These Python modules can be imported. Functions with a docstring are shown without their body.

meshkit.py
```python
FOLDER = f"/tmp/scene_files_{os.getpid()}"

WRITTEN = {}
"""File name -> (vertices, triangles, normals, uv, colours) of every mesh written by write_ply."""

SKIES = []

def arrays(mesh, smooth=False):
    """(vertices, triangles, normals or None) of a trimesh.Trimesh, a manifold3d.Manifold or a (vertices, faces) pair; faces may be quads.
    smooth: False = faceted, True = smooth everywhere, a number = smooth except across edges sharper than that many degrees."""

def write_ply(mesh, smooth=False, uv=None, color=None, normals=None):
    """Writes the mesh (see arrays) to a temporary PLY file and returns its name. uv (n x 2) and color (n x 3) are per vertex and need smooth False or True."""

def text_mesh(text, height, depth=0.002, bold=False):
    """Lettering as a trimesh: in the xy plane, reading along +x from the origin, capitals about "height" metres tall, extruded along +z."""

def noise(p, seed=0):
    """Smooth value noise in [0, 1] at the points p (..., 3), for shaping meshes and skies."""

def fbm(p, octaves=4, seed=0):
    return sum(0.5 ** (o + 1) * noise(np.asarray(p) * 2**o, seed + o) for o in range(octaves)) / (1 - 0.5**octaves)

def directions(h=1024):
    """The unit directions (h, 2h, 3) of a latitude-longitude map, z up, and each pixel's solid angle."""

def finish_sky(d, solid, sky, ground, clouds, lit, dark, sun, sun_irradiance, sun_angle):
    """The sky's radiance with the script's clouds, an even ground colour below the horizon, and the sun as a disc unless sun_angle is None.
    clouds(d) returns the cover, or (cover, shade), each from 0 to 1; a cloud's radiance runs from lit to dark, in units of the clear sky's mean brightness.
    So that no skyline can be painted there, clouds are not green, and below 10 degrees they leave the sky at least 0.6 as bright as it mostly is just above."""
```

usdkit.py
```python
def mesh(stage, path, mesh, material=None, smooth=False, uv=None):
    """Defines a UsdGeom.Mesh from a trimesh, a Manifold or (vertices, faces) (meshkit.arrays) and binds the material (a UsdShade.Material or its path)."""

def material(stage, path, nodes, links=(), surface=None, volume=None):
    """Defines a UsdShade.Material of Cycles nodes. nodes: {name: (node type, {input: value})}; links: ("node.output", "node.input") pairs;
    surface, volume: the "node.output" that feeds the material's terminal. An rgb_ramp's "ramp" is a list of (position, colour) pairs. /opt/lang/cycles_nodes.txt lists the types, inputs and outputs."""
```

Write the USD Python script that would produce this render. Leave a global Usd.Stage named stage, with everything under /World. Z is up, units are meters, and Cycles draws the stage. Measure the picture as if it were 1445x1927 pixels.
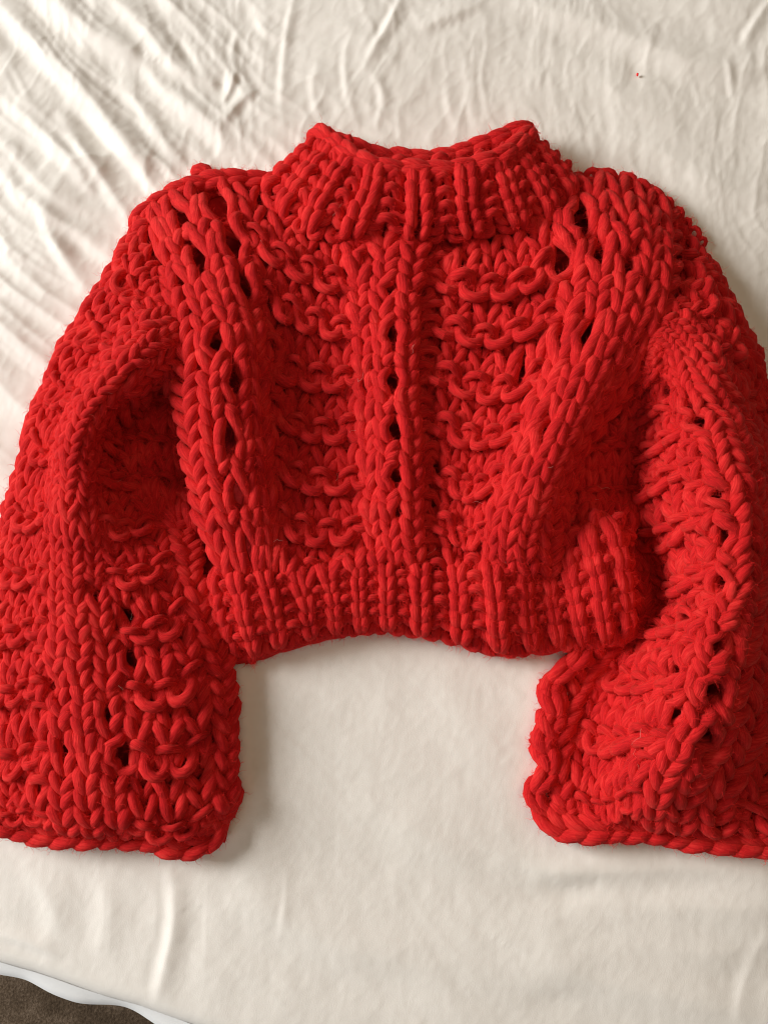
import math, numpy as np, trimesh, usdkit, meshkit
from pxr import Usd, UsdGeom, UsdLux, UsdShade, Gf, Vt, Sdf
from scipy.interpolate import RectBivariateSpline, CubicSpline
from shapely.geometry import Polygon, LineString
from shapely import points as shp_points, contains as shp_contains

stage = Usd.Stage.CreateInMemory()
UsdGeom.SetStageUpAxis(stage, UsdGeom.Tokens.z)
UsdGeom.SetStageMetersPerUnit(stage, 1.0)
UsdGeom.Xform.Define(stage, '/World')
UsdGeom.Scope.Define(stage, '/World/Looks')
RNG = np.random.default_rng(7)

# ------------------------------------------------------------------ camera, light, exposure
W, H = 1445.0, 1927.0
HFOV = math.radians(50)
DIST = 0.922
TILT = math.radians(7)                      # the photographer stands at the foot of the bed
CAM = np.array([0.0, -DIST * math.sin(TILT), DIST * math.cos(TILT)])
FWD = np.array([0, math.sin(TILT), -math.cos(TILT)])
RIGHT = np.array([1.0, 0, 0])
UP = np.cross(RIGHT, FWD)
cam = UsdGeom.Camera.Define(stage, '/World/camera')
cam.CreateHorizontalApertureAttr(36.0)
cam.CreateVerticalApertureAttr(36.0 * 1024 / 767)
cam.CreateFocalLengthAttr(18.0 / math.tan(HFOV / 2))
cam.CreateClippingRangeAttr(Gf.Vec2f(0.02, 50))
cam.CreateExposureAttr(0.32)
M4 = Gf.Matrix4d(*RIGHT, 0, *UP, 0, *(-FWD), 0, *CAM, 1)
cam.AddTransformOp().Set(M4)


def rect_light(name, pos, target, w, h, intensity, color):
    l = UsdLux.RectLight.Define(stage, '/World/' + name)
    l.CreateWidthAttr(w); l.CreateHeightAttr(h)
    l.CreateIntensityAttr(intensity); l.CreateColorAttr(Gf.Vec3f(*color))
    p, t = np.array(pos, float), np.array(target, float)
    z = p - t; z /= np.linalg.norm(z)
    x = np.cross([0, 0, 1.0], z)
    x = x / np.linalg.norm(x) if np.linalg.norm(x) > 1e-6 else np.array([1.0, 0, 0])
    y = np.cross(z, x)
    l.AddTransformOp().Set(Gf.Matrix4d(*x, 0, *y, 0, *z, 0, *p, 1))
    return l


rect_light('unseen_window_light', (-4.6, 1.35, 2.2), (0, 0, 0), 2.2, 2.2, 23.0, (1.0, 0.985, 0.965))  # out of view to the left, main light on sweater and sheet
rect_light('unseen_cool_light', (-1.3, -1.6, 0.8), (0, -0.3, 0), 1.0, 1.0, 1.9, (0.88, 0.94, 1.0))  # unseen source at the lower left, cools the sheet edge and under sheet
rect_light('unseen_overhead_light', (0.6, 0.2, 2.4), (0.3, 0.0, 0), 3.0, 3.0, 0.62, (1.0, 0.78, 0.54))  # out of view overhead, stands for warm room bounce into the shadows


def P(px, py, z=0.0):
    """the point at height z (metres) on the line of sight through a pixel of the photograph"""
    px, py, z = np.broadcast_arrays(np.asarray(px, float), np.asarray(py, float), np.asarray(z, float))
    k = math.tan(HFOV / 2) / (W / 2)
    d = FWD + ((px - W / 2) * k)[..., None] * RIGHT - ((py - H / 2) * k)[..., None] * UP
    t = (z - CAM[2]) / d[..., 2]
    return CAM + d * t[..., None]


# ------------------------------------------------------------------ scene helpers
used = {}


def path_for(name, parent=None):
    base = (str(parent.GetPath()) if parent else '/World') + '/' + name
    n = used.get(base, -1) + 1
    used[base] = n
    return base if n == 0 else f'{base}_{n:03d}'


def obj(name, mesh, mat, parent=None, label=None, cat=None, kind=None, group=None, smooth=True, fibre=None):
    m = usdkit.mesh(stage, path_for(name, parent), mesh, mat, smooth=smooth)
    if fibre is not None:
        UsdGeom.PrimvarsAPI(m).CreatePrimvar('fibre', Sdf.ValueTypeNames.Float3Array, 'vertex').Set(Vt.Vec3fArray.FromNumpy(np.asarray(fibre, np.float32)))
    p = m.GetPrim()
    for k, v in (('label', label), ('category', cat), ('kind', kind), ('group', group)):
        if v:
            p.SetCustomDataByKey(k, v)
    return p


# ------------------------------------------------------------------ materials
mat = lambda n, nodes, links, **k: usdkit.material(stage, '/World/Looks/' + n, nodes, links, **k)
M_WOOL = mat('red_wool', {
    'at': ('attribute', {'attribute': 'fibre'}),
    'n1': ('noise_texture', {'scale': 1.0, 'detail': 4.0, 'roughness': 0.7}),
    'geo': ('geometry', {}),
    'n2': ('noise_texture', {'scale': 38.0, 'detail': 3.0}),
    'ramp': ('rgb_ramp', {'ramp': [(0.34, (0.36, 0.006, 0.009)), (0.5, (0.565, 0.012, 0.014)), (0.66, (0.74, 0.040, 0.034))]}),
    'mixf': ('mix_float', {'fac': 0.35}),
    'bump': ('bump', {'strength': 0.75, 'distance': 0.0022}),
    'p': ('principled_bsdf', {'roughness': 0.85, 'specular_ior_level': 0.12, 'sheen_weight': 0.22, 'sheen_roughness': 0.5, 'sheen_tint': (1.0, 0.18, 0.12)}),
}, [('at.vector', 'n1.vector'), ('geo.position', 'n2.vector'), ('n1.fac', 'mixf.a'), ('n2.fac', 'mixf.b'), ('mixf.result', 'ramp.fac'),
    ('ramp.color', 'p.base_color'), ('n1.fac', 'bump.height'), ('bump.normal', 'p.normal')], surface='p.BSDF')
M_FUZZ = mat('red_fuzz', {'p': ('principled_bsdf', {'base_color': (0.82, 0.022, 0.02), 'roughness': 0.8, 'specular_ior_level': 0.2})}, [], surface='p.BSDF')
M_PALE = mat('pale_fibre', {'p': ('principled_bsdf', {'base_color': (0.75, 0.5, 0.42), 'roughness': 0.6})}, [], surface='p.BSDF')
M_SHEET = mat('white_cotton', {
    'geo': ('geometry', {}),
    'weave': ('noise_texture', {'scale': 900.0, 'detail': 2.0}),
    'slub': ('noise_texture', {'scale': 120.0, 'detail': 4.0, 'roughness': 0.65}),
    'm': ('mix_float', {'fac': 0.25}),
    'bump': ('bump', {'strength': 0.45, 'distance': 0.0005}),
    'ramp': ('rgb_ramp', {'ramp': [(0.3, (0.79, 0.755, 0.70)), (0.7, (0.82, 0.79, 0.735))]}),
    'p': ('principled_bsdf', {'roughness': 0.75, 'specular_ior_level': 0.25, 'sheen_weight': 0.15}),
}, [('geo.position', 'weave.vector'), ('geo.position', 'slub.vector'), ('weave.fac', 'm.a'), ('slub.fac', 'm.b'), ('m.result', 'bump.height'),
    ('slub.fac', 'ramp.fac'), ('ramp.color', 'p.base_color'), ('bump.normal', 'p.normal')], surface='p.BSDF')
M_UNDER = mat('blue_white_cotton', {
    'geo': ('geometry', {}), 'weave': ('noise_texture', {'scale': 700.0, 'detail': 2.0}),
    'bump': ('bump', {'strength': 0.25, 'distance': 0.0005}),
    'p': ('principled_bsdf', {'base_color': (0.79, 0.80, 0.80), 'roughness': 0.8, 'specular_ior_level': 0.2}),
}, [('geo.position', 'weave.vector'), ('weave.fac', 'bump.height'), ('bump.normal', 'p.normal')], surface='p.BSDF')
M_CARPET = mat('brown_carpet', {
    'geo': ('geometry', {}),
    'n': ('noise_texture', {'scale': 260.0, 'detail': 4.0, 'roughness': 0.7}),
    'n2': ('noise_texture', {'scale': 30.0, 'detail': 3.0}),
    'm': ('mix_float', {'fac': 0.35}),
    'ramp': ('rgb_ramp', {'ramp': [(0.3, (0.04, 0.027, 0.017)), (0.5, (0.10, 0.07, 0.046)), (0.7, (0.21, 0.155, 0.11))]}),
    'bump': ('bump', {'strength': 1.0, 'distance': 0.004}),
    'p': ('principled_bsdf', {'roughness': 0.95, 'specular_ior_level': 0.05}),
}, [('geo.position', 'n.vector'), ('geo.position', 'n2.vector'), ('n.fac', 'm.a'), ('n2.fac', 'm.b'), ('m.result', 'ramp.fac'), ('ramp.color', 'p.base_color'),
    ('n.fac', 'bump.height'), ('bump.normal', 'p.normal')], surface='p.BSDF')

# ------------------------------------------------------------------ the bed sheet
RIDGES = [  # points in photograph pixels, half width px, height mm
    ([(70, -20), (130, 30), (200, 78), (275, 112)], 17, 9), ([(-20, -20), (30, 40), (73, 88), (164, 178), (233, 258), (285, 310)], 15, 10),
    ([(138, 196), (218, 262), (275, 330), (312, 380)], 9, 6), ([(283, 127), (300, 160), (327, 189), (371, 218), (436, 290)], 15, 9),
    ([(-10, 170), (80, 247), (182, 353)], 12, 6), ([(120, 225), (175, 309), (255, 425)], 9, 5), ([(235, 165), (302, 255), (330, 300)], 11, 5),
    ([(205, 5), (290, 80), (345, 138), (398, 158)], 12, 6), ([(80, 392), (116, 473), (170, 550)], 9, 4.5), ([(-10, 300), (60, 380), (130, 430), (220, 500)], 10, 4),
    ([(0, 255), (60, 330), (150, 400)], 9, 3), ([(40, 180), (120, 250), (200, 330)], 8, 3), ([(-10, 600), (55, 655), (110, 700)], 14, 6), ([(-10, 520), (50, 560), (120, 600)], 12, 3),
    ([(330, 60), (370, 110), (396, 158)], 8, 4), ([(425, 240), (450, 200), (480, 175)], 8, 4), ([(420, 200), (437, 168), (445, 130)], 6, 3.5),
    ([(755, -10), (738, 35), (716, 75), (690, 118)], 7, 4), ([(560, -10), (545, 40), (535, 110), (528, 205)], 6, 2.5), ([(655, 80), (650, 150), (668, 222)], 6, 2.2),
    ([(700, 140), (720, 190), (705, 240)], 6, 2), ([(600, 120), (590, 180), (610, 235)], 7, 2), ([(780, 60), (830, 40), (900, 10)], 10, 2.5),
    ([(480, 20), (500, 60), (545, 75)], 7, 3), ([(450, 60), (440, 110), (470, 160)], 6, 2.5), ([(840, 150), (845, 200), (860, 240)], 7, 1.8),
    ([(990, 5), (1075, 35), (1160, 65), (1260, 108), (1345, 132), (1460, 122)], 20, 8), ([(1362, 118), (1370, 150), (1378, 185)], 5, 2.5), ([(1450, 0), (1415, 50), (1388, 98)], 7, 3),
    ([(1100, 130), (1180, 190), (1290, 230)], 26, 3), ([(1290, 320), (1350, 350), (1450, 380)], 24, 4), ([(1180, 260), (1260, 300), (1330, 380)], 22, 3),
    ([(322, 1640), (328, 1690), (326, 1750), (308, 1830), (296, 1890)], 9, 3), ([(-10, 1755), (50, 1772), (110, 1795)], 8, 3), ([(190, 1660), (200, 1730), (185, 1800)], 14, 2),
    ([(420, 1700), (530, 1720), (640, 1780), (720, 1800), (850, 1850)], 26, 3), ([(950, 1615), (1090, 1640), (1240, 1632), (1450, 1640)], 18, 4), ([(1120, 1680), (1300, 1705), (1460, 1700)], 26, 4),
    ([(1000, 1800), (1150, 1850), (1300, 1880), (1460, 1925)], 28, 5), ([(1150, 1760), (1300, 1790), (1460, 1770)], 26, 4), ([(1440, 1760), (1400, 1850), (1385, 1930)], 9, 1.2),
    ([(660, 1480), (780, 1560), (920, 1620)], 30, 2.5), ([(540, 1640), (535, 1710), (525, 1770)], 5, 0.8), 
    ([(60, 1640), (100, 1700), (90, 1780)], 16, 2.2), ([(480, 1480), (470, 1600), (480, 1700)], 24, 2), ([(820, 1240), (860, 1330), (950, 1420)], 30, 2),
]
EDGE = np.array([P(x, y)[:2] for x, y in [(-900, 1560), (-500, 1690), (-200, 1765), (0, 1828), (60, 1845), (110, 1862), (180, 1887), (255, 1908), (330, 1935), (500, 1990), (800, 2090), (1500, 2330), (2300, 2600)]])


def stroke(X, Y, pts, w, h):
    pts = np.array(pts, float)
    t = np.r_[0, np.cumsum(np.linalg.norm(np.diff(pts, axis=0), axis=1))]
    cs = CubicSpline(t, P(pts[:, 0], pts[:, 1])[:, :2])
    q = cs(np.linspace(0, t[-1], 60))
    h = h * (0.85 if w > 8.5 else 0.6)
    w = w * 0.6e-3 * (1.5 if w > 8.5 else 1.3)
    x0, y0 = q.min(0) - 4 * w; x1, y1 = q.max(0) + 4 * w
    sel = np.where((X > x0) & (X < x1) & (Y > y0) & (Y < y1))
    p = np.stack([X[sel], Y[sel]], -1)
    best = np.full(len(p), 1e9); at = np.zeros(len(p)); side = np.zeros(len(p))
    for k in range(59):
        a, b = q[k], q[k + 1]; ab = b - a
        s = np.clip(((p - a) @ ab) / (ab @ ab), 0, 1)
        d = p - (a + s[:, None] * ab)
        dist = np.hypot(d[:, 0], d[:, 1])
        m = dist < best
        best[m] = dist[m]; at[m] = (k + s[m]) / 59; side[m] = np.sign(ab[0] * d[m, 1] - ab[1] * d[m, 0])
    taper = np.clip(np.sin(np.pi * np.clip(at * 0.94 + 0.03, 0, 1)), 0, 1) ** 0.6
    ws = w * np.where(side > 0, 1.35, 0.75)            # folds lean over to one side
    prof = np.exp(-(best / ws) ** 1.75) - 0.25 * np.exp(-((best - 2.1 * ws) / ws) ** 2)
    return sel, h * 1e-3 * taper * prof


def edge_distance(X, Y):
    """signed distance to the bed's edge, negative inside the bed (which lies to the upper right)"""
    p = np.stack([X.ravel(), Y.ravel()], -1)
    best = np.full(len(p), 1e9); sg = np.zeros(len(p))
    for a, b in zip(EDGE[:-1], EDGE[1:]):
        ab = b - a
        s = np.clip(((p - a) @ ab) / (ab @ ab), 0, 1)
        d = p - (a + s[:, None] * ab)
        dist = np.hypot(d[:, 0], d[:, 1]); m = dist < best
        best[m] = dist[m]; sg[m] = -np.sign(ab[0] * d[m, 1] - ab[1] * d[m, 0])
    return (best * sg).reshape(X.shape)


def sheet_height(X, Y):
    Z = np.zeros_like(X)
    p3 = np.stack([X, Y, 0 * X], -1)
    Z += 0.007 * (meshkit.fbm(p3 * 5 + 3, 2, 5) - 0.5)
    a = 0.8; U = X * math.cos(a) + Y * math.sin(a); V = -X * math.sin(a) + Y * math.cos(a)   # creases run towards the lower right
    left = np.clip((0.05 - X) / 0.35, 0, 1) * np.clip((Y + 0.05) / 0.25, 0, 1)
    wx = 0.10 * (meshkit.fbm(p3 * 7 + 9, 2, 41) - 0.5)
    n = meshkit.fbm(np.stack([(U + wx) * 13, V * 3.0, 0 * U], -1) + 11, 2, 3)
    Z += 0.008 * left * (1 - np.abs(2 * n - 1)) ** 2.0
    n = meshkit.fbm(np.stack([(U + 0.6 * wx) * 46, V * 9, 0 * U], -1) + 17, 2, 6)
    Z += 0.0020 * (0.12 + left) * (1 - np.abs(2 * n - 1)) ** 2.0
    top = np.clip((Y - 0.12) / 0.25, 0, 1)
    n = meshkit.fbm(np.stack([(X + wx) * 34, (Y - 0.5 * X) * 13, 0 * U], -1) + 71, 3, 16)
    Z += 0.0012 * top * (1 - np.abs(2 * n - 1)) ** 2.5
    n = meshkit.fbm(np.stack([X * 5, (Y + 0.12 * X + wx) * 16, 0 * U], -1) + 91, 2, 26)
    Z += 0.0060 * np.clip((-0.05 - Y) / 0.3, 0, 1) * np.clip((X + 0.25) / 0.4, 0, 1) * (n - 0.5)
    Z += 0.0008 * (meshkit.fbm(np.stack([X * 40, Y * 14, 0 * X], -1) + 31, 3, 9) - 0.5)
    Z += 0.0005 * (meshkit.fbm(np.stack([X * 60 + Y * 18, Y * 70, 0 * X], -1) + 51, 2, 19) - 0.5)
    n = meshkit.fbm(np.stack([X * 85 + 30 * wx, Y * 60 - X * 40, 0 * X], -1) + 131, 2, 36)
    Z += 0.00035 * np.clip((Y + 0.02) / 0.2, 0.45, 1) * (1 - np.abs(2 * n - 1)) ** 3
    for pts, w, h in RIDGES:
        sel, dz = stroke(X, Y, pts, w, h)
        Z[sel] += dz
    return Z


gx = np.arange(-0.80, 0.80, 0.0024); gy = np.arange(-0.80, 0.92, 0.0024)
X, Y = np.meshgrid(gx, gy)
S = edge_distance(X, Y)
Z = sheet_height(X, Y)
R0 = 0.022
k = np.clip((S + R0) / R0, 0, 1.0)
Z = Z * np.clip(-S / 0.03, 0.25, 1) - R0 * (1 - np.sqrt(np.clip(1 - k ** 2, 0, 1)))
keep = S < 0.0
idx = np.arange(X.size).reshape(X.shape)
quad_ok = keep[:-1, :-1] & keep[1:, :-1] & keep[:-1, 1:] & keep[1:, 1:]
faces = np.stack([idx[:-1, :-1][quad_ok], idx[:-1, 1:][quad_ok], idx[1:, 1:][quad_ok], idx[1:, :-1][quad_ok]], -1)
verts = np.stack([X.ravel(), Y.ravel(), Z.ravel()], -1)
# the hanging hem strip, following the edge closely
t = np.r_[0, np.cumsum(np.linalg.norm(np.diff(EDGE, axis=0), axis=1))]
cs = CubicSpline(t, EDGE)
tt = np.arange(0, t[-1], 0.003)
e = cs(tt); dn = cs(tt, 1); dn /= np.linalg.norm(dn, axis=1, keepdims=True)
out = np.stack([dn[:, 1], -dn[:, 0]], -1)
prof = [(-0.0045, -0.0085), (-0.001, -0.0145), (0.0008, -0.021), (0.0012, -0.028), (0.0, -0.036), (-0.003, -0.044), (-0.012, -0.050)]
wob = 0.0015 * (meshkit.fbm(np.stack([tt * 18, 0 * tt, 0 * tt], -1), 3, 2) - 0.5)
strip = np.stack([np.c_[e + out * (o + wob[:, None] * (1 + j * 0.3)), np.full(len(e), z)] for j, (o, z) in enumerate(prof)], 1)
n0 = len(verts); ni, nj = strip.shape[:2]
si = n0 + np.arange(ni * nj).reshape(ni, nj)
sf = np.stack([si[:-1, :-1].ravel(), si[:-1, 1:].ravel(), si[1:, 1:].ravel(), si[1:, :-1].ravel()], -1)
verts = np.vstack([verts, strip.reshape(-1, 3)]); faces = np.vstack([faces, sf])
tri = np.vstack([faces[:, [0, 1, 2]], faces[:, [0, 2, 3]]])
un, inv = np.unique(tri, return_inverse=True)
tm = trimesh.Trimesh(verts[un], inv.reshape(-1, 3), process=False)
obj('bed_sheet', (tm.vertices, tm.faces), M_SHEET, label='creased white cotton bed sheet spread over the bed under the red sweater', cat='bed sheet')

# lower layer: a pale blue white sheet whose edge shows below the upper one
low = [(-900, 1590), (-500, 1715), (-200, 1790), (0, 1839), (50, 1850), (85, 1868), (120, 1883), (150, 1892), (190, 1895), (230, 1899), (262, 1914), (290, 1932), (500, 2010), (800, 2105), (1500, 2340), (2300, 2615)]
LZ = -0.06
lp = np.array([P(x, y, LZ)[:2] for x, y in low])
lt = np.r_[0, np.cumsum(np.linalg.norm(np.diff(lp, axis=0), axis=1))]
lcs = CubicSpline(lt, lp); ltt = np.arange(0, lt[-1], 0.004); le = lcs(ltt)
ld = lcs(ltt, 1); ld /= np.linalg.norm(ld, axis=1, keepdims=True); lo = np.stack([ld[:, 1], -ld[:, 0]], -1)
rows = []
for o, z in [(-0.16, -0.062), (-0.10, -0.0605), (-0.06, -0.059), (-0.045, -0.058), (-0.03, -0.058), (-0.018, -0.059), (-0.008, -0.0605), (0, -0.064), (0.0015, -0.069), (-0.001, -0.078), (-0.004, -0.12), (-0.006, -0.20), (-0.008, -0.40)]:
    wv = 0.003 * (meshkit.fbm(np.stack([ltt * 22, 0 * ltt + o * 20, 0 * ltt], -1), 2, 8) - 0.5)
    rows.append(np.c_[le + lo * o, z + wv])
g = np.stack(rows, 1); ni, nj = g.shape[:2]
gi = np.arange(ni * nj).reshape(ni, nj)
gf = np.stack([gi[:-1, :-1].ravel(), gi[:-1, 1:].ravel(), gi[1:, 1:].ravel(), gi[1:, :-1].ravel()], -1)
obj('under_sheet', (g.reshape(-1, 3), gf), M_UNDER, label='bluish white under sheet edge peeking out below the bed corner above the carpet', cat='under sheet')

cg = np.array([[-1.6, -1.6, -0.42], [1.6, -1.6, -0.42], [1.6, 1.6, -0.42], [-1.6, 1.6, -0.42]])
obj('floor', (cg, np.array([[0, 1, 2, 3]])), M_CARPET, kind='structure', label='dark brown carpet below the bed', smooth=False)

# ------------------------------------------------------------------ knitting
class Surf:
    """smooth surface through control points given as (pixel x, pixel y, height mm) on a (rows v, columns u) grid"""
    def __init__(s, ctrl, vs, us):
        c = np.array(ctrl, float)
        if len(c) == 2: c, vs = np.stack([c[0], c.mean(0), c[1]]), [vs[0], (vs[0] + vs[1]) / 2, vs[1]]
        s.vs, s.us = np.array(vs, float), np.array(us, float)
        w = P(c[..., 0], c[..., 1], c[..., 2] * 1e-3)
        kx, ky = min(3, len(vs) - 1), min(3, len(us) - 1)
        s.f = [RectBivariateSpline(s.vs, s.us, w[..., k], kx=kx, ky=ky, s=0) for k in range(3)]

    def __call__(s, v, u):
        vc, uc = np.clip(v, s.vs[0], s.vs[-1]), np.clip(u, s.us[0], s.us[-1])
        o = np.stack([f.ev(vc, uc) for f in s.f], -1)
        dv, du = v - vc, u - uc
        if np.any(dv): o = o + dv[..., None] * np.stack([f.ev(vc, uc, dx=1) for f in s.f], -1)
        if np.any(du): o = o + du[..., None] * np.stack([f.ev(vc, uc, dy=1) for f in s.f], -1)
        return o

    def frame(s, v, u):
        h = 0.05
        a = (s(v, u + h) - s(v, u - h)) / (2 * h); b = (s(v + h, u) - s(v - h, u)) / (2 * h)
        n = np.cross(a, -b); n /= np.maximum(np.linalg.norm(n, axis=-1, keepdims=True), 1e-9)
        return np.linalg.norm(a, axis=-1), np.linalg.norm(b, axis=-1), n


SIDES, SEG = 10, 20


def eyelets(surf, spots, nv, nu, hw=0.44, hv=0.60):
    """the stitch positions on a surface of the eyelets seen at some pixels of the photograph"""
    vv, uu = np.meshgrid(np.linspace(0, nv, 160), np.linspace(0, nu, 130), indexing='ij')
    d = surf(vv, uu) - CAM
    k = math.tan(HFOV / 2) / (W / 2)
    px = W / 2 + (d @ RIGHT) / (d @ FWD) / k; py = H / 2 - (d @ UP) / (d @ FWD) / k
    out = []
    for x, y, *m in spots:
        i = np.argmin((px - x) ** 2 + (py - y) ** 2); m = m[0] if m else 1.0
        out.append((vv.flat[i], uu.flat[i], hw * m, hv * m))
    return out


HAIRS = {}


def knit(surf, nr, nc, types, piece, out, r0=0.0054, holes=(), smile=None, seed=0, lean=0.28, hgt=1.04, jit=1.0, d0=1.2, rz=None, rm=None, droop=None, even=False):
    """Knits nr rows of nc stitches over a surface, every row one continuous looped yarn.
    types[r, c] = +1 knit, -1 purl; piece(r, c) names the part the stitch belongs to; meshes gather in out[name]."""
    rng = np.random.default_rng(seed)
    T = nc * SEG + 1
    tt = np.linspace(0, 2 * math.pi * nc, T)
    rr = np.arange(nr)[:, None]
    ci = np.clip((tt / (2 * math.pi)).astype(int), 0, nc - 1)
    ty = np.asarray(types, float)
    own = ty[:, ci]
    ph = tt / (2 * math.pi)
    left = np.clip(np.round(ph).astype(int) - 1, 0, nc - 1); right = np.clip(np.round(ph).astype(int), 0, nc - 1)
    foot = 0.5 * (ty[:, left] + ty[:, right])
    above = np.vstack([ty[:1], ty[:-1]])[:, ci]
    c1 = np.cos(tt)[None]; s2 = np.sin(tt)[None] ** 2
    wf, wh = np.clip(c1, 0, 1) ** 2, np.clip(-c1, 0, 1) ** 2
    sg = wf * foot + wh * above + s2 * own
    # per stitch irregularity, blended along the yarn
    def var(a):
        k = rng.normal(0, a, (nr, nc + 2))
        f = ph + 0.5; i = np.clip(np.floor(f).astype(int), 0, nc); w = f - i
        w = w * w * (3 - 2 * w)
        return k[:, i] * (1 - w) + k[:, np.clip(i + 1, 0, nc + 1)] * w
    def own_of(a):                                     # a per stitch quantity, blended between neighbours
        a = np.pad(np.asarray(a, float), ((0, 0), (1, 1)), mode='edge')
        f = ph + 0.5; i = np.clip(np.floor(f).astype(int), 0, nc); w = f - i
        return a[:, i] * (1 - w) + a[:, np.clip(i + 1, 0, nc + 1)] * w
    A = lean * (1 + var(0.22 * jit))
    u = ph[None] + A * np.sin(2 * tt)[None] + var(0.07 * jit)
    hh = hgt * (1 + var(0.09 * jit))
    v = rr + 0.5 + hh * c1 + var(0.09 * jit)
    q = np.stack([u * 0.33 + seed, v * 0.28, 0 * u], -1)
    u = u + 0.55 * jit * (meshkit.fbm(q, 2, seed) - 0.5); v = v + 0.7 * jit * (meshkit.fbm(q + 40, 2, seed + 1) - 0.5)
    if droop is not None: v = v + own_of(droop) * wf
    if smile is not None:
        v = v + smile(u, v)
    near = np.zeros_like(u)
    for (hr, hc, hw, hv) in holes:                     # eyelets push the yarn aside
        du, dv = (u - hc) / hw, (v - hr) / hv
        for r, i in zip(*np.where((du[:, :-1] * du[:, 1:] <= 0) & (np.abs(dv[:, :-1]) < 1.2))):   # a strand that would cross goes above or below
            g_ = np.exp(-0.5 * ((np.arange(T) - i) / 3.0) ** 2)
            dv[r] += (1 if dv[r, i] >= 0 else -1) * 0.8 * g_
        v = hr + dv * hv
        d = np.hypot(du, dv) + 1e-6
        n = np.cbrt(d ** 3 + 1.0)
        near = np.maximum(near, np.exp(-(d / 1.1) ** 4))
        f = np.where(d < 3.5, n / d, 1.0)
        u = hc + du * f * hw; v = hr + dv * f * hv
    if len(holes):
        ks = np.exp(-0.5 * (np.arange(-4, 5) / 1.6) ** 2); ks /= ks.sum()
        pad = lambda a: np.stack([np.convolve(np.r_[np.full(4, x[0]), x, np.full(4, x[-1])], ks, 'valid') for x in a])
        for _ in range(2):                             # yarn that crosses an eyelet runs round its rim
            u, v = u + (pad(u) - u) * near, v + (pad(v) - v) * near
            for (hr, hc, hw, hv) in holes:
                du, dv = (u - hc) / hw, (v - hr) / hv
                d = np.hypot(du, dv) + 1e-6; f = np.maximum(1.0, 0.95 / d)
                u = hc + du * f * hw; v = hr + dv * f * hv
    tuck = np.clip(1 - ph / 0.4, 0, 1) + np.clip(1 - (nc - ph) / 0.4, 0, 1)      # yarn ends are woven in on the back
    if nc > 1: u = u + 0.35 * tuck * np.sign(nc / 2 - ph)
    wu, wv, N = surf.frame(v, u)
    loc = np.clip(np.sqrt(wu * wv) / 0.0195, 0.6, 1.12)
    if even: loc = np.ones_like(loc)
    rad = r0 * loc * (1.0 if rm is None else own_of(rm)) * (0.86 + 0.26 * s2) * (1 + var(0.12 * jit))
    zz = -d0 * r0 * loc * np.cos(2 * tt)[None] * sg + var(0.0011 * jit) + (0 if rz is None else own_of(rz) * (1 - wh) + own_of(np.vstack([rz[:1], rz[:-1]])) * wh) - (0.010 * tuck ** 1.5 if nc > 1 else 0)
    C = surf(v, u) + N * zz[..., None]
    # parallel transported rings, all rows together
    tan = np.gradient(C, axis=1); tan /= np.maximum(np.linalg.norm(tan, axis=-1, keepdims=True), 1e-9)
    b = np.empty_like(C)
    cur = np.cross(tan[:, 0], N[:, 0]); cur /= np.linalg.norm(cur, axis=-1, keepdims=True)
    for i in range(T):
        cur = cur - np.sum(cur * tan[:, i], -1, keepdims=True) * tan[:, i]
        cur = cur / np.maximum(np.linalg.norm(cur, axis=-1, keepdims=True), 1e-9)
        b[:, i] = cur
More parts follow.
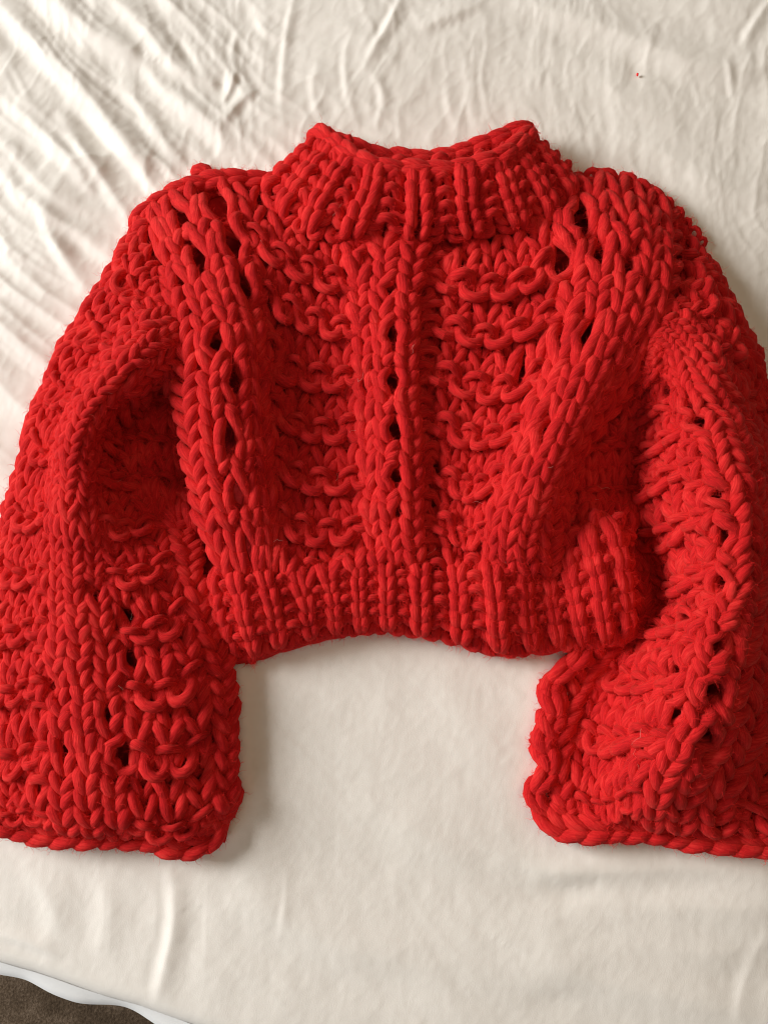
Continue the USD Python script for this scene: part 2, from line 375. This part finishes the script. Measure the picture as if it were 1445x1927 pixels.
    c = np.cross(b, tan)
    th = np.linspace(0, 2 * math.pi, SIDES, endpoint=False)
    s = np.cumsum(np.r_[np.zeros((1, nr)), np.linalg.norm(np.diff(C, axis=1), axis=-1).T], 0).T
    lump = 1 + 0.16 * (meshkit.fbm(np.stack(np.broadcast_arrays(s[..., None] * 90 + rr[..., None] * 13.7, np.cos(th) * 1.1 + seed, np.sin(th) * 1.1), -1), 2, seed) - 0.5)
    ring = C[:, :, None] + (rad[..., None] * lump)[..., None] * (np.cos(th)[:, None] * b[:, :, None] + np.sin(th)[:, None] * c[:, :, None])
    tw = th[None, None] + s[..., None] * 55             # a light twist in the roving
    fib = np.stack(np.broadcast_arrays(s[..., None] * 42 + rr[..., None] * 7.3 + seed * 31, np.cos(tw) * 4.2, np.sin(tw) * 4.2), -1)
    for r in range(nr):
        names = [piece(r, k) for k in range(nc)]
        a = 0
        while a < nc:
            e_ = a
            while e_ < nc and names[e_] == names[a]: e_ += 1
            if names[a]:
                i0, i1 = a * SEG, e_ * SEG
                R = ring[r, i0:i1 + 1]; F = fib[r, i0:i1 + 1]; n = len(R)
                g = np.arange(n * SIDES).reshape(n, SIDES); gn = np.roll(g, -1, 1)
                f = np.concatenate([np.stack([g[:-1], gn[:-1], gn[1:]], -1).reshape(-1, 3), np.stack([g[:-1], gn[1:], g[1:]], -1).reshape(-1, 3)])
                q0, q1 = n * SIDES, n * SIDES + SIDES   # end caps on vertices of their own
                caps = np.array([[q0, q0 + k + 1, q0 + k] for k in range(1, SIDES - 1)] + [[q1, q1 + k, q1 + k + 1] for k in range(1, SIDES - 1)])
                vv = np.vstack([R.reshape(-1, 3), R[0], R[-1]]); ff = np.vstack([F.reshape(-1, 3), F[0], F[-1]])
                o = out.setdefault(names[a], [[], [], [], 0])
                o[0].append(vv); o[1].append(np.vstack([f, caps]) + o[3]); o[2].append(ff); o[3] += len(vv)
            a = e_
    HAIRS.setdefault('p', []).append(ring.reshape(-1, SIDES, 3)); HAIRS.setdefault('c', []).append(C.reshape(-1, 3)); HAIRS.setdefault('t', []).append(tan.reshape(-1, 3))


def emit(out, key, name, parent, label=None):
    o = out.pop(key)
    return obj(name, (np.vstack(o[0]), np.vstack(o[1])), M_WOOL, parent, label=label, fibre=np.vstack(o[2]))


sweater = UsdGeom.Xform.Define(stage, '/World/' + 'knitted_sweater').GetPrim()
sweater.SetCustomDataByKey('label', 'chunky bright red knitted wool sweater with wide sleeves lying on white sheet')
sweater.SetCustomDataByKey('category', 'sweater')
OUT = {}

# ---- front body: 28 stitches wide, 28 rows
FU = [0, 3.2, 5.2, 8.05, 10, 12, 15.2, 17.6, 21]
FV = [0, 2.4, 5.5, 8.6, 11.7, 14.8, 18, 21.2]
FX = [
    [(280, 402), (300, 480), (315, 575), (325, 680), (332, 775), (348, 870), (372, 970), (405, 1092)],
    [(385, 346), (412, 430), (440, 530), (462, 640), (468, 745), (475, 850), (487, 955), (505, 1080)],
    [(495, 338), (515, 425), (530, 535), (540, 650), (545, 755), (550, 855), (556, 960), (562, 1075)],
    [(640, 425), (655, 500), (668, 592), (676, 688), (680, 782), (684, 878), (690, 975), (695, 1062)],
    [(755, 435), (748, 510), (742, 600), (742, 692), (744, 785), (748, 880), (754, 975), (762, 1065)],
    [(860, 432), (850, 505), (838, 595), (828, 688), (826, 782), (826, 878), (830, 975), (840, 1068)],
    [(985, 385), (1005, 465), (1010, 570), (998, 675), (968, 785), (935, 880), (908, 985), (900, 1075)],
    [(1105, 345), (1125, 430), (1130, 540), (1100, 665), (1050, 785), (1000, 895), (962, 995), (958, 1078)],
    [(1268, 408), (1278, 495), (1255, 600), (1190, 720), (1112, 830), (1072, 925), (1085, 1020), (1105, 1080)]]
FZ = [[8, 38, 55, 60, 56, 52, 46, 36], [8, 46, 58, 66, 68, 64, 56, 42], [12, 46, 46, 42, 38, 38, 38, 38], [42, 44, 42, 40, 38, 38, 38, 36], [45, 50, 53, 54, 54, 53, 49, 40],
      [45, 47, 45, 43, 42, 42, 42, 38], [35, 50, 52, 54, 56, 58, 54, 40], [10, 50, 62, 72, 80, 82, 72, 46], [8, 38, 54, 46, 20, 14, 14, 20]]
ctrl = np.array([[(FX[c][r][0], FX[c][r][1], FZ[c][r]) for c in range(9)] for r in range(8)])
front = Surf(ctrl, FV, FU)
nr, nc = 21, 21
ty = np.ones((nr, nc))
PAN = ((4, 7), (12, 15))
for r in range(nr):
    if r % 3 == 2 and r < 19:
        for a, b in PAN: ty[r, a:b + 1] = -1
ty[:, 11] = -1
holes = eyelets(front, [(352, 420), (304, 455, 1.2), (410, 394, 1.25), (442, 465, 1.25), (380, 488, 1.25), (347, 533, 0.8), (458, 548, 1.25), (408, 647, 1.25), (440, 722, 1.25), (435, 825, 1.25), (450, 935, 1.25), (470, 1030, 1.15), (508, 574, 0.8), (517, 666, 0.8),
    (737, 552), (737, 632, 1.15), (740, 720, 1.2), (740, 812, 1.15), (742, 897, 1.1), (745, 965, 0.8), (688, 495, 0.9), (690, 655, 0.75), (686, 735, 0.75), (688, 805, 0.75), (695, 1020, 0.9), (862, 495), (822, 875, 0.8), (818, 945, 0.8), (795, 552, 0.8),
    (1087, 421, 1.25), (1158, 424, 0.9), (1121, 488, 1.1), (1056, 501, 1.25), (1181, 505), (1104, 639, 1.25), (1057, 639, 0.9), (1027, 811, 1.25), (985, 700, 0.8), (1208, 552, 0.8)], 21, 21)
def f_smile(u, v):
    s = 0
    for a, b in ((3.9, 8.3), (11.8, 16.2)):
        x = np.clip((u - a) / (b - a), 0, 1)
        s = s + 1.1 * np.sin(np.pi * x)
    return s


def f_piece(r, c):
    for i, (a, b) in enumerate(PAN):
        if a <= c <= b:
            return ('ridge', i, r // 3) if r % 3 == 2 else ('panel', i)
    if 8 <= c <= 11: return ('spine', 1)
    if 1 <= c <= 3: return ('spine', 0)
    if 16 <= c: return ('spine', 2)
    return ('edge', 0)


rz = np.zeros((nr, nc)); rm = np.full((nr, nc), 1.0); dr = np.zeros((nr, nc))
for c in (9, 10, 2, 3, 16, 17, 18): rz[:, c] += 0.0025; rm[:, c] = 1.06
rz[:, 11] -= 0.006; rm[:, 11] = 0.85
for a, b in PAN:                                       # shingled panels: each purl ridge stands out over the rows below it
    for k, z, m in ((2, 0.0055, 1.10), (0, -0.0070, 0.82), (1, -0.0035, 0.82)):
        rz[k::3, a:b + 1] = z; rm[k::3, a:b + 1] = m
    dr[2::3, a:b + 1] = 0.22
rm[2::3, 8] = 1.3; rz[2::3, 8] += 0.004; rm[0::3, 12] = 1.1
knit(front, nr, nc, ty, f_piece, OUT, holes=holes, smile=f_smile, seed=1, rz=rz, rm=rm, droop=dr, jit=0.6)
for i, lb in enumerate(('left lace panel with drooping purl ridges', 'right lace panel with drooping purl ridges')):
    p = emit(OUT, ('panel', i), 'lace_panel', sweater, lb)
    for k in range(7): emit(OUT, ('ridge', i, k), 'purl_ridge', p)
for i, lb in enumerate(('left raglan spine of knit columns and eyelets', 'centre spine of knit columns and dark eyelets', 'right spine raised into a fold')):
    emit(OUT, ('spine', i), 'eyelet_spine', sweater, lb)
emit(OUT, ('edge', 0), 'side_panel', sweater)

# ---- hem ribbing
HT = [(398, 1092, 36), (440, 1080, 46), (500, 1075, 46), (570, 1070, 42), (640, 1064, 42), (700, 1060, 42), (765, 1062, 44), (850, 1070, 42), (925, 1068, 54), (985, 1066, 44), (1035, 1058, 36), (1080, 1022, 46), (1128, 992, 54), (1168, 1008, 44)]
HM = [(415, 1165, 26), (462, 1160, 44), (518, 1148, 44), (585, 1135, 40), (645, 1126, 40), (703, 1122, 40), (768, 1125, 42), (850, 1133, 40), (930, 1146, 48), (992, 1145, 42), (1050, 1132, 36), (1102, 1115, 46), (1152, 1098, 52), (1190, 1100, 36)]
HB = [(452, 1232, 8), (478, 1230, 20), (528, 1212, 22), (596, 1197, 22), (650, 1187, 22), (705, 1182, 22), (770, 1186, 22), (850, 1198, 22), (938, 1218, 22), (1005, 1218, 22), (1065, 1208, 22), (1118, 1205, 24), (1162, 1198, 26), (1198, 1182, 16)]
hem = Surf([HT, HM, HB], [0, 2.6, 5.2], np.linspace(0, 30, 14))
ty = np.ones((5, 30)); ty[:, 1::2] = -1
knit(hem, 5, 30, ty, lambda r, c: ('hrib', c // 2) if c % 2 == 0 else 'hem', OUT, r0=0.0062, seed=2, jit=0.65, d0=1.35, lean=0.2)
p = emit(OUT, 'hem', 'hem_ribbing', sweater)
for k in range(15): emit(OUT, ('hrib', k), 'rib', p)


def chain(name, pts, n, width, parent=None, seed=0, r0=0.0056, flat=0.0, label=None, jit=0.8):
    """a bound off edge: one wale of stitches that runs along the edge"""
    pts = np.array(pts, float)
    w = P(pts[:, 0], pts[:, 1], pts[:, 2] * 1e-3)
    d = np.r_[0, np.cumsum(np.linalg.norm(np.diff(w, axis=0), axis=1))]
    cs_ = CubicSpline(d / d[-1] * n, w)

    class C_:
        def __call__(s, v, u):
            a = cs_(v); tg = cs_(v, 1); tg /= np.linalg.norm(tg, axis=-1, keepdims=True)
            up = np.array([0, 0, 1.0]) * math.cos(flat) + 0
            sd = np.cross(up, tg); sd /= np.linalg.norm(sd, axis=-1, keepdims=True)
            sd = sd * math.cos(flat) + np.array([0, 0, 1.0]) * math.sin(flat)
            return a + ((u - 0.5) * width)[..., None] * sd
        frame = Surf.frame
    knit(C_(), n, 1, np.ones((n, 1)), lambda r, c: 'ch', OUT, r0=r0, seed=seed, hgt=0.95, lean=0.22, jit=jit, d0=0.85, even=True)
    return emit(OUT, 'ch', name, parent or sweater, label)


chain('bound_off_edge', [(448, 1236, 8), (480, 1230, 9), (530, 1212, 10), (596, 1194, 10), (650, 1182, 10), (705, 1176, 10), (770, 1179, 10), (850, 1191, 10), (938, 1215, 10), (1010, 1214, 10), (1085, 1205, 10), (1150, 1200, 10), (1195, 1186, 10)], 16, 0.013, seed=3, r0=0.0058, label='bottom edge of the hem')

# ---- sleeves
LU = [0, 2.4, 4.8, 7.2, 9.6, 12]
L = [
    [(272, 403, 10), (292, 470, 38), (312, 560, 52), (335, 650, 58), (348, 700, 40), (352, 740, 12)],
    [(205, 520, 10), (232, 565, 42), (265, 620, 62), (280, 685, 84), (300, 735, 26), (322, 780, 6)],
    [(135, 635, 10), (165, 665, 42), (195, 705, 64), (200, 750, 90), (232, 790, 18), (325, 850, 4)],
    [(80, 755, 10), (108, 775, 40), (135, 800, 60), (160, 835, 86), (214, 866, 20), (345, 910, 8)],
    [(35, 900, 10), (75, 908, 38), (115, 918, 55), (158, 935, 76), (232, 948, 36), (358, 962, 18)],
    [(2, 1010, 10), (52, 1022, 36), (105, 1032, 52), (165, 1040, 62), (250, 1030, 46), (375, 1012, 26)],
    [(-30, 1130, 10), (28, 1135, 36), (95, 1140, 50), (175, 1140, 58), (275, 1120, 48), (392, 1085, 30)],
    [(-48, 1250, 10), (18, 1255, 36), (95, 1256, 48), (190, 1255, 54), (305, 1240, 46), (428, 1200, 18)],
    [(-56, 1370, 10), (15, 1376, 34), (95, 1380, 44), (198, 1382, 50), (325, 1368, 42), (446, 1325, 12)],
    [(-58, 1480, 10), (13, 1490, 30), (95, 1502, 40), (205, 1508, 46), (330, 1500, 38), (452, 1448, 10)],
    [(-60, 1545, 8), (12, 1530, 22), (98, 1548, 26), (205, 1560, 26), (325, 1572, 26), (428, 1540, 8)]]
LV = [0, 4.6, 8.7, 12.8, 17.3, 21.2, 25.5, 29.7, 34, 37.6, 41]
sl = Surf(np.array(L, float), LV, LU)
R = [
    [(1300, 440, 10), (1285, 500, 36), (1265, 560, 52), (1240, 620, 62), (1205, 680, 58), (1160, 750, 24)],
    [(1358, 540, 10), (1342, 570, 38), (1320, 615, 55), (1288, 665, 70), (1230, 715, 58), (1152, 800, 16)],
    [(1410, 645, 10), (1392, 665, 38), (1368, 697, 52), (1325, 745, 86), (1235, 790, 44), (1120, 860, 14)],
    [(1452, 750, 10), (1434, 768, 18), (1412, 790, 26), (1366, 812, 96), (1230, 868, 44), (1105, 905, 14)],
    [(1490, 870, 10), (1468, 880, 18), (1446, 890, 26), (1396, 905, 102), (1245, 948, 50), (1110, 965, 14)],
    [(1520, 1000, 10), (1492, 1005, 18), (1460, 1010, 26), (1408, 1015, 104), (1285, 1045, 58), (1150, 1050, 14)],
    [(1535, 1130, 10), (1502, 1130, 18), (1462, 1130, 26), (1400, 1130, 102), (1290, 1142, 60), (1170, 1150, 20)],
    [(1545, 1255, 10), (1507, 1252, 18), (1455, 1250, 26), (1376, 1240, 96), (1240, 1235, 52), (1092, 1222, 14)],
    [(1550, 1375, 10), (1512, 1372, 18), (1450, 1370, 26), (1352, 1360, 84), (1200, 1348, 48), (1028, 1325, 12)],
    [(1550, 1490, 10), (1505, 1490, 18), (1425, 1480, 24), (1300, 1462, 66), (1160, 1458, 42), (1008, 1450, 12)],
    [(1550, 1600, 8), (1500, 1575, 20), (1420, 1568, 22), (1290, 1552, 26), (1160, 1548, 26), (1032, 1530, 10)]]
sr = Surf(np.array(R, float)[:, ::-1], LV, [0, 3.7, 7.6, 9.4, 10.7, 12])


def sleeve(surf, seed, flip, label):
    nr, nc = 41, 12
    ty = np.ones((nr, nc))
    pans = ((1, 3), (8, 10)) if not flip else ((1, 4), (9, 10))
    s0 = 6 if flip else 4
    for r in range(nr):
        if r % 4 == 2:
            for a, b in pans: ty[r, a:b + 1] = -1
    ty[::2, 5 if flip else 4] = -1
    rz = np.zeros((nr, nc)); rm = np.ones((nr, nc)); rz[:, s0:s0 + 3] += 0.004; rm[:, s0:s0 + 3] = 1.1
    dr = np.zeros((nr, nc))
    for a, b in pans:
        for k, z, m in ((2, 0.005, 1.15), (3, -0.005, 0.92), (0, -0.004, 0.9), (1, 0, 0.95)): rz[k::4, a:b + 1] = z; rm[k::4, a:b + 1] = m
        dr[2::4, a:b + 1] = 0.25
    hl = eyelets(surf, [(246, 1163), (244, 1246), (110, 1286), (133, 1409), (226, 1419), (206, 1346, 0.8), (180, 1120, 0.8), (150, 1215, 0.7)] if not flip else
                 [(1252, 733, 1.25), (1299, 767, 0.8), (1312, 801), (1359, 1006), (1352, 930, 0.8), (1296, 1173), (1272, 1261), (1272, 1345), (1316, 1385), (1349, 1210), (1332, 1291), (1355, 1100, 0.9)], 40, 11.9, *((0.6, 0.75) if flip else (0.45, 0.6)))
    def piece(r, c):
        for i, (a, b) in enumerate(pans):
            if a <= c <= b:
                return ('ridge', i, r // 4) if r % 4 == 2 else ('panel', i)
        return 'spine'
    sm = lambda u, v: sum(0.7 * np.sin(np.pi * np.clip((u - a) / (b + 1 - a), 0, 1)) for a, b in pans)
    knit(surf, nr, nc, ty, piece, OUT, holes=hl, smile=sm, seed=seed, jit=0.9, rz=rz, rm=rm, droop=dr)
    s_ = emit(OUT, 'spine', 'sleeve', sweater, label)
    for i in range(2):
        emit(OUT, ('panel', i), 'lace_panel', s_)
        for k in range(10): emit(OUT, ('ridge', i, k), 'purl_ridge', s_)
    return s_


s1 = sleeve(sl, 11, False, 'wide left sleeve folded over a dark hollow beside the body')
chain('cuff_edge', [(-70, 1526, 18), (-10, 1540, 20), (60, 1562, 20), (140, 1576, 20), (220, 1575, 20), (290, 1576, 20), (345, 1590, 18), (380, 1582, 15), (415, 1545, 12)], 13, 0.024, s1, seed=12, r0=0.0061)
s2 = sleeve(sr, 21, True, 'wide right sleeve with a raised fold, running out of the picture')
chain('cuff_edge', [(1030, 1525, 12), (1050, 1548, 14), (1090, 1562, 18), (1160, 1564, 20), (1240, 1564, 20), (1330, 1572, 20), (1420, 1584, 20), (1500, 1592, 18)], 12, 0.024, s2, seed=22, r0=0.0061)

chain('shoulder_seam', [(262, 425, 10), (285, 395, 14), (330, 366, 16), (385, 346, 18), (440, 337, 18), (505, 336, 16)], 7, 0.017, seed=31, r0=0.0058)
A_ = Surf([[(185, 720, 12), (270, 715, 12), (360, 715, 12)], [(190, 800, 10), (275, 800, 10), (370, 800, 10)], [(200, 880, 11), (285, 885, 12), (385, 890, 12)], [(215, 960, 18), (300, 970, 22), (395, 985, 22)]], [0, 3.5, 7, 10], [0, 2.5, 5.5])
knit(A_, 10, 6, np.where(np.arange(10)[:, None] % 3 == 1, -1, 1) * np.ones((10, 6)), lambda r, c: 'ua', OUT, seed=32, d0=1.3)
emit(OUT, 'ua', 'underarm', sweater, 'shaded underarm knit inside the hollow of the left sleeve')
A2 = Surf([[(1070, 800, 12), (1125, 795, 10), (1190, 780, 12)], [(1068, 870, 12), (1128, 870, 10), (1192, 865, 12)], [(1070, 940, 14), (1130, 935, 16), (1190, 940, 14)], [(1078, 1010, 34), (1135, 985, 40), (1190, 1005, 30)]], [0, 2.6, 5.2, 7.8], [0, 2.2, 4.6])
knit(A2, 8, 5, np.where(np.arange(8)[:, None] % 3 == 1, -1, 1) * np.ones((8, 5)), lambda r, c: 'ub', OUT, seed=35, d0=1.2)
emit(OUT, 'ub', 'underarm', sweater, 'shaded underarm knit in the valley above the hem end')

chain('side_edge', [(1085, 1222, 12), (1052, 1262, 11), (1030, 1300, 10), (1046, 1345, 12), (1018, 1392, 10), (1034, 1438, 12), (1010, 1480, 10), (1030, 1525, 11)], 9, 0.018, s2, seed=41, r0=0.0064)


def tube(pts, r, n=60):
    pts = np.array(pts, float); w = P(pts[:, 0], pts[:, 1], pts[:, 2] * 1e-3)
    c = CubicSpline(np.arange(len(w)), w)(np.linspace(0, len(w) - 1, n))
    tg = np.gradient(c, axis=0); tg /= np.linalg.norm(tg, axis=1, keepdims=True)
    a = np.cross(tg, [0, 0, 1.0]); a /= np.linalg.norm(a, axis=1, keepdims=True); b = np.cross(a, tg)
    th = np.linspace(0, 2 * math.pi, 12, endpoint=False)
    rr = r * (1 + 0.2 * np.sin(np.linspace(0, 9, n)))[:, None, None]
    v = c[:, None] + rr * (np.cos(th)[:, None] * a[:, None] + np.sin(th)[:, None] * b[:, None])
    g = np.arange(n * 12).reshape(n, 12); gn = np.roll(g, -1, 1)
    f = np.concatenate([np.stack([g[:-1], g[1:], gn[1:]], -1).reshape(-1, 3), np.stack([g[:-1], gn[1:], gn[:-1]], -1).reshape(-1, 3)])
    s_ = np.linspace(0, n * 0.004, n)[:, None] * 42 + 0 * th
    return (v.reshape(-1, 3), f), np.stack([s_, 4 * np.cos(th) + 0 * s_, 4 * np.sin(th) + 0 * s_], -1).reshape(-1, 3)


lt_, fb_ = tube([(135, 700, 22), (108, 712, 16), (82, 738, 11), (64, 772, 9), (68, 790, 10), (92, 772, 18), (110, 765, 30)], 0.0062)
obj('pulled_loop', lt_, M_WOOL, s1, label='loose loop of yarn pulled out at the outer edge', fibre=fb_)

# ---- collar
CT = [(598, 256, 26), (618, 270, 38), (650, 292, 50), (692, 312, 58), (765, 322, 60), (850, 324, 60), (918, 310, 58), (958, 290, 50), (982, 268, 38), (994, 252, 26)]
CM = [(548, 302, 20), (572, 325, 42), (608, 350, 56), (668, 374, 64), (757, 388, 66), (855, 388, 66), (938, 370, 62), (990, 342, 54), (1022, 312, 40), (1040, 292, 20)]
CB = [(500, 345, 10), (530, 380, 40), (570, 415, 52), (640, 430, 56), (752, 438, 58), (860, 436, 58), (955, 418, 55), (1018, 400, 50), (1060, 370, 38), (1082, 338, 10)]
col = Surf([CT, CM, CB], [0, 2.35, 4.7], np.linspace(0, 18, 10))
ty = np.ones((5, 18)); ty[:, 1::2] = -1
knit(col, 5, 18, ty, lambda r, c: ('crib', c // 2) if c % 2 == 0 else 'collar', OUT, r0=0.0058, seed=5, jit=0.55, d0=1.5, lean=0.16)
p = emit(OUT, 'collar', 'collar_ribbing', sweater)
for k in range(9): emit(OUT, ('crib', k), 'rib', p)
chain('collar_edge', [(600, 254, 30), (622, 268, 42), (652, 290, 54), (692, 310, 62), (765, 320, 64), (850, 322, 64), (918, 308, 62), (958, 288, 54), (982, 264, 42), (994, 250, 30)], 12, 0.014, seed=6, r0=0.0064, label='front edge of the neck opening')
BT = [(600, 252, 22), (660, 278, 24), (720, 296, 25), (785, 301, 25), (850, 294, 25), (920, 272, 24), (992, 246, 22)]
BB = [(610, 320, 10), (665, 340, 12), (720, 350, 14), (785, 352, 14), (850, 350, 14), (920, 335, 12), (980, 310, 10)]
bk = Surf([BT, BB], [0, 4], np.linspace(0, 16, 7))
ty = -np.ones((4, 16)); ty[:, 1::2] = 1
knit(bk, 4, 16, ty, lambda r, c: 'bc', OUT, seed=7, jit=0.8)
emit(OUT, 'bc', 'collar_inside', sweater, 'inside of the back of the collar in shade')
chain('collar_edge', [(602, 250, 26), (660, 276, 28), (720, 294, 28), (785, 299, 28), (850, 292, 28), (920, 270, 28), (992, 244, 26)], 11, 0.013, seed=8, r0=0.0058, label='back edge of the neck opening')

# ---- back of the sweater: seen through the eyelets and past the right shoulder
ST = [(1060, 352, 8), (1110, 336, 10), (1185, 346, 10), (1245, 382, 10), (1292, 428, 9), (1322, 475, 4)]
SB = [(1060, 420, 14), (1100, 400, 16), (1165, 405, 16), (1220, 435, 16), (1262, 478, 14), (1288, 525, 8)]
sh = Surf([ST, SB], [0, 3], np.linspace(0, 12, 6))
knit(sh, 3, 12, -np.ones((3, 12)), lambda r, c: 'sh', OUT, seed=9, d0=1.2)
emit(OUT, 'sh', 'back_shoulder', sweater, 'bumpy back shoulder showing past the front')
outline = [(285, 412), (390, 355), (500, 345), (560, 330), (620, 300), (760, 340), (900, 310), (985, 290), (1080, 352), (1180, 372), (1280, 440), (1350, 545), (1440, 740), (1530, 1000), (1540, 1580), (1300, 1568), (1060, 1560), (1030, 1450), (1050, 1320), (1110, 1215),
           (940, 1210), (770, 1180), (600, 1190), (470, 1215), (430, 1230), (436, 1430), (390, 1560), (200, 1575), (-50, 1530), (-40, 1200), (20, 1000), (70, 800), (190, 560)]
poly = Polygon([tuple(P(x, y, 0.004)[:2]) for x, y in outline]).buffer(-0.004)
hx = np.arange(-0.5, 0.5, 0.005); hy = np.arange(-0.45, 0.45, 0.005)
HX, HY = np.meshgrid(hx, hy)
ins = shp_contains(poly, shp_points(HX, HY))
hz = sheet_height(HX, HY) + 0.003 + 0.004 * (meshkit.fbm(np.stack([HX * 60, HY * 60, 0 * HX], -1), 2, 4))
ix = np.arange(HX.size).reshape(HX.shape)
ok = ins[:-1, :-1] & ins[1:, :-1] & ins[:-1, 1:] & ins[1:, 1:]
bf = np.stack([ix[:-1, :-1][ok], ix[:-1, 1:][ok], ix[1:, 1:][ok], ix[1:, :-1][ok]], -1)
bv = np.stack([HX.ravel(), HY.ravel(), hz.ravel()], -1)
bt = np.vstack([bf[:, [0, 1, 2]], bf[:, [0, 2, 3]]]); un, inv = np.unique(bt, return_inverse=True)
obj('back_panel', (bv[un], inv.reshape(-1, 3)), M_WOOL, sweater, label='back of the sweater, dark inside the eyelets', fibre=bv[un] * 75)

# ------------------------------------------------------------------ wool fuzz and loose fibres
rp = np.concatenate(HAIRS['p']); rc = np.concatenate(HAIRS['c']); rt = np.concatenate(HAIRS['t'])


def hairs(n, length, name, material, width, seed, curl, label=None):
    g = np.random.default_rng(seed)
    i = g.integers(0, len(rc), n); j = g.integers(0, SIDES, n)
    root = rp[i, j]; dirn = root - rc[i]; dirn /= np.linalg.norm(dirn, axis=1, keepdims=True)
    ok = dirn[:, 2] > -0.5
    root, dirn, tg = root[ok], dirn[ok], rt[i][ok]; m = len(root)
    ln = length * g.uniform(0.4, 1.3, (m, 1))
    d = dirn * 0.7 + tg * g.normal(0, 0.9, (m, 1)) + g.normal(0, 0.35, (m, 3)); d /= np.linalg.norm(d, axis=1, keepdims=True)
    pts = [root - dirn * 0.0005]
    for k in range(4):
        d = d + g.normal(0, curl, (m, 3)); d /= np.linalg.norm(d, axis=1, keepdims=True)
        pts.append(pts[-1] + d * ln / 4)
    pts = np.stack(pts, 1)
    cv = UsdGeom.BasisCurves.Define(stage, path_for(name, sweater))
    cv.CreateTypeAttr('linear'); cv.CreateWrapAttr('nonperiodic')
    cv.CreatePointsAttr(Vt.Vec3fArray.FromNumpy(pts.reshape(-1, 3).astype(np.float32)))
    cv.CreateCurveVertexCountsAttr(Vt.IntArray.FromNumpy(np.full(m, 5, np.int32)))
    cv.CreateWidthsAttr(Vt.FloatArray.FromNumpy(np.tile(np.array([1, 1, 0.8, 0.6, 0.3], np.float32) * width, m))); cv.SetWidthsInterpolation('vertex')
    UsdShade.MaterialBindingAPI.Apply(cv.GetPrim()).Bind(material)
    cv.GetPrim().SetCustomDataByKey('kind', 'stuff')
    if label: cv.GetPrim().SetCustomDataByKey('label', label)


hairs(420000, 0.0095, 'wool_fuzz', M_FUZZ, 0.00021, 3, 0.75)
hairs(150, 0.020, 'loose_fibre', M_PALE, 0.00016, 4, 0.55, 'few long pale fibres')

# a speck of red lint on the sheet
c0 = P(1198, 142, 0.002)
lm = trimesh.creation.icosphere(2, 0.0017); lm.vertices *= [0.8, 1.2, 0.6]; lm.vertices += 0.0008 * (meshkit.noise(lm.vertices * 900, 3)[:, None] - 0.5)
lm.apply_translation(c0 + [0, 0, 0.0012 + float(sheet_height(np.array([[c0[0]]]), np.array([[c0[1]]]))[0, 0])])
obj('lint', (lm.vertices, lm.faces), M_FUZZ, label='tiny speck of red lint on the sheet above the right shoulder', cat='lint')
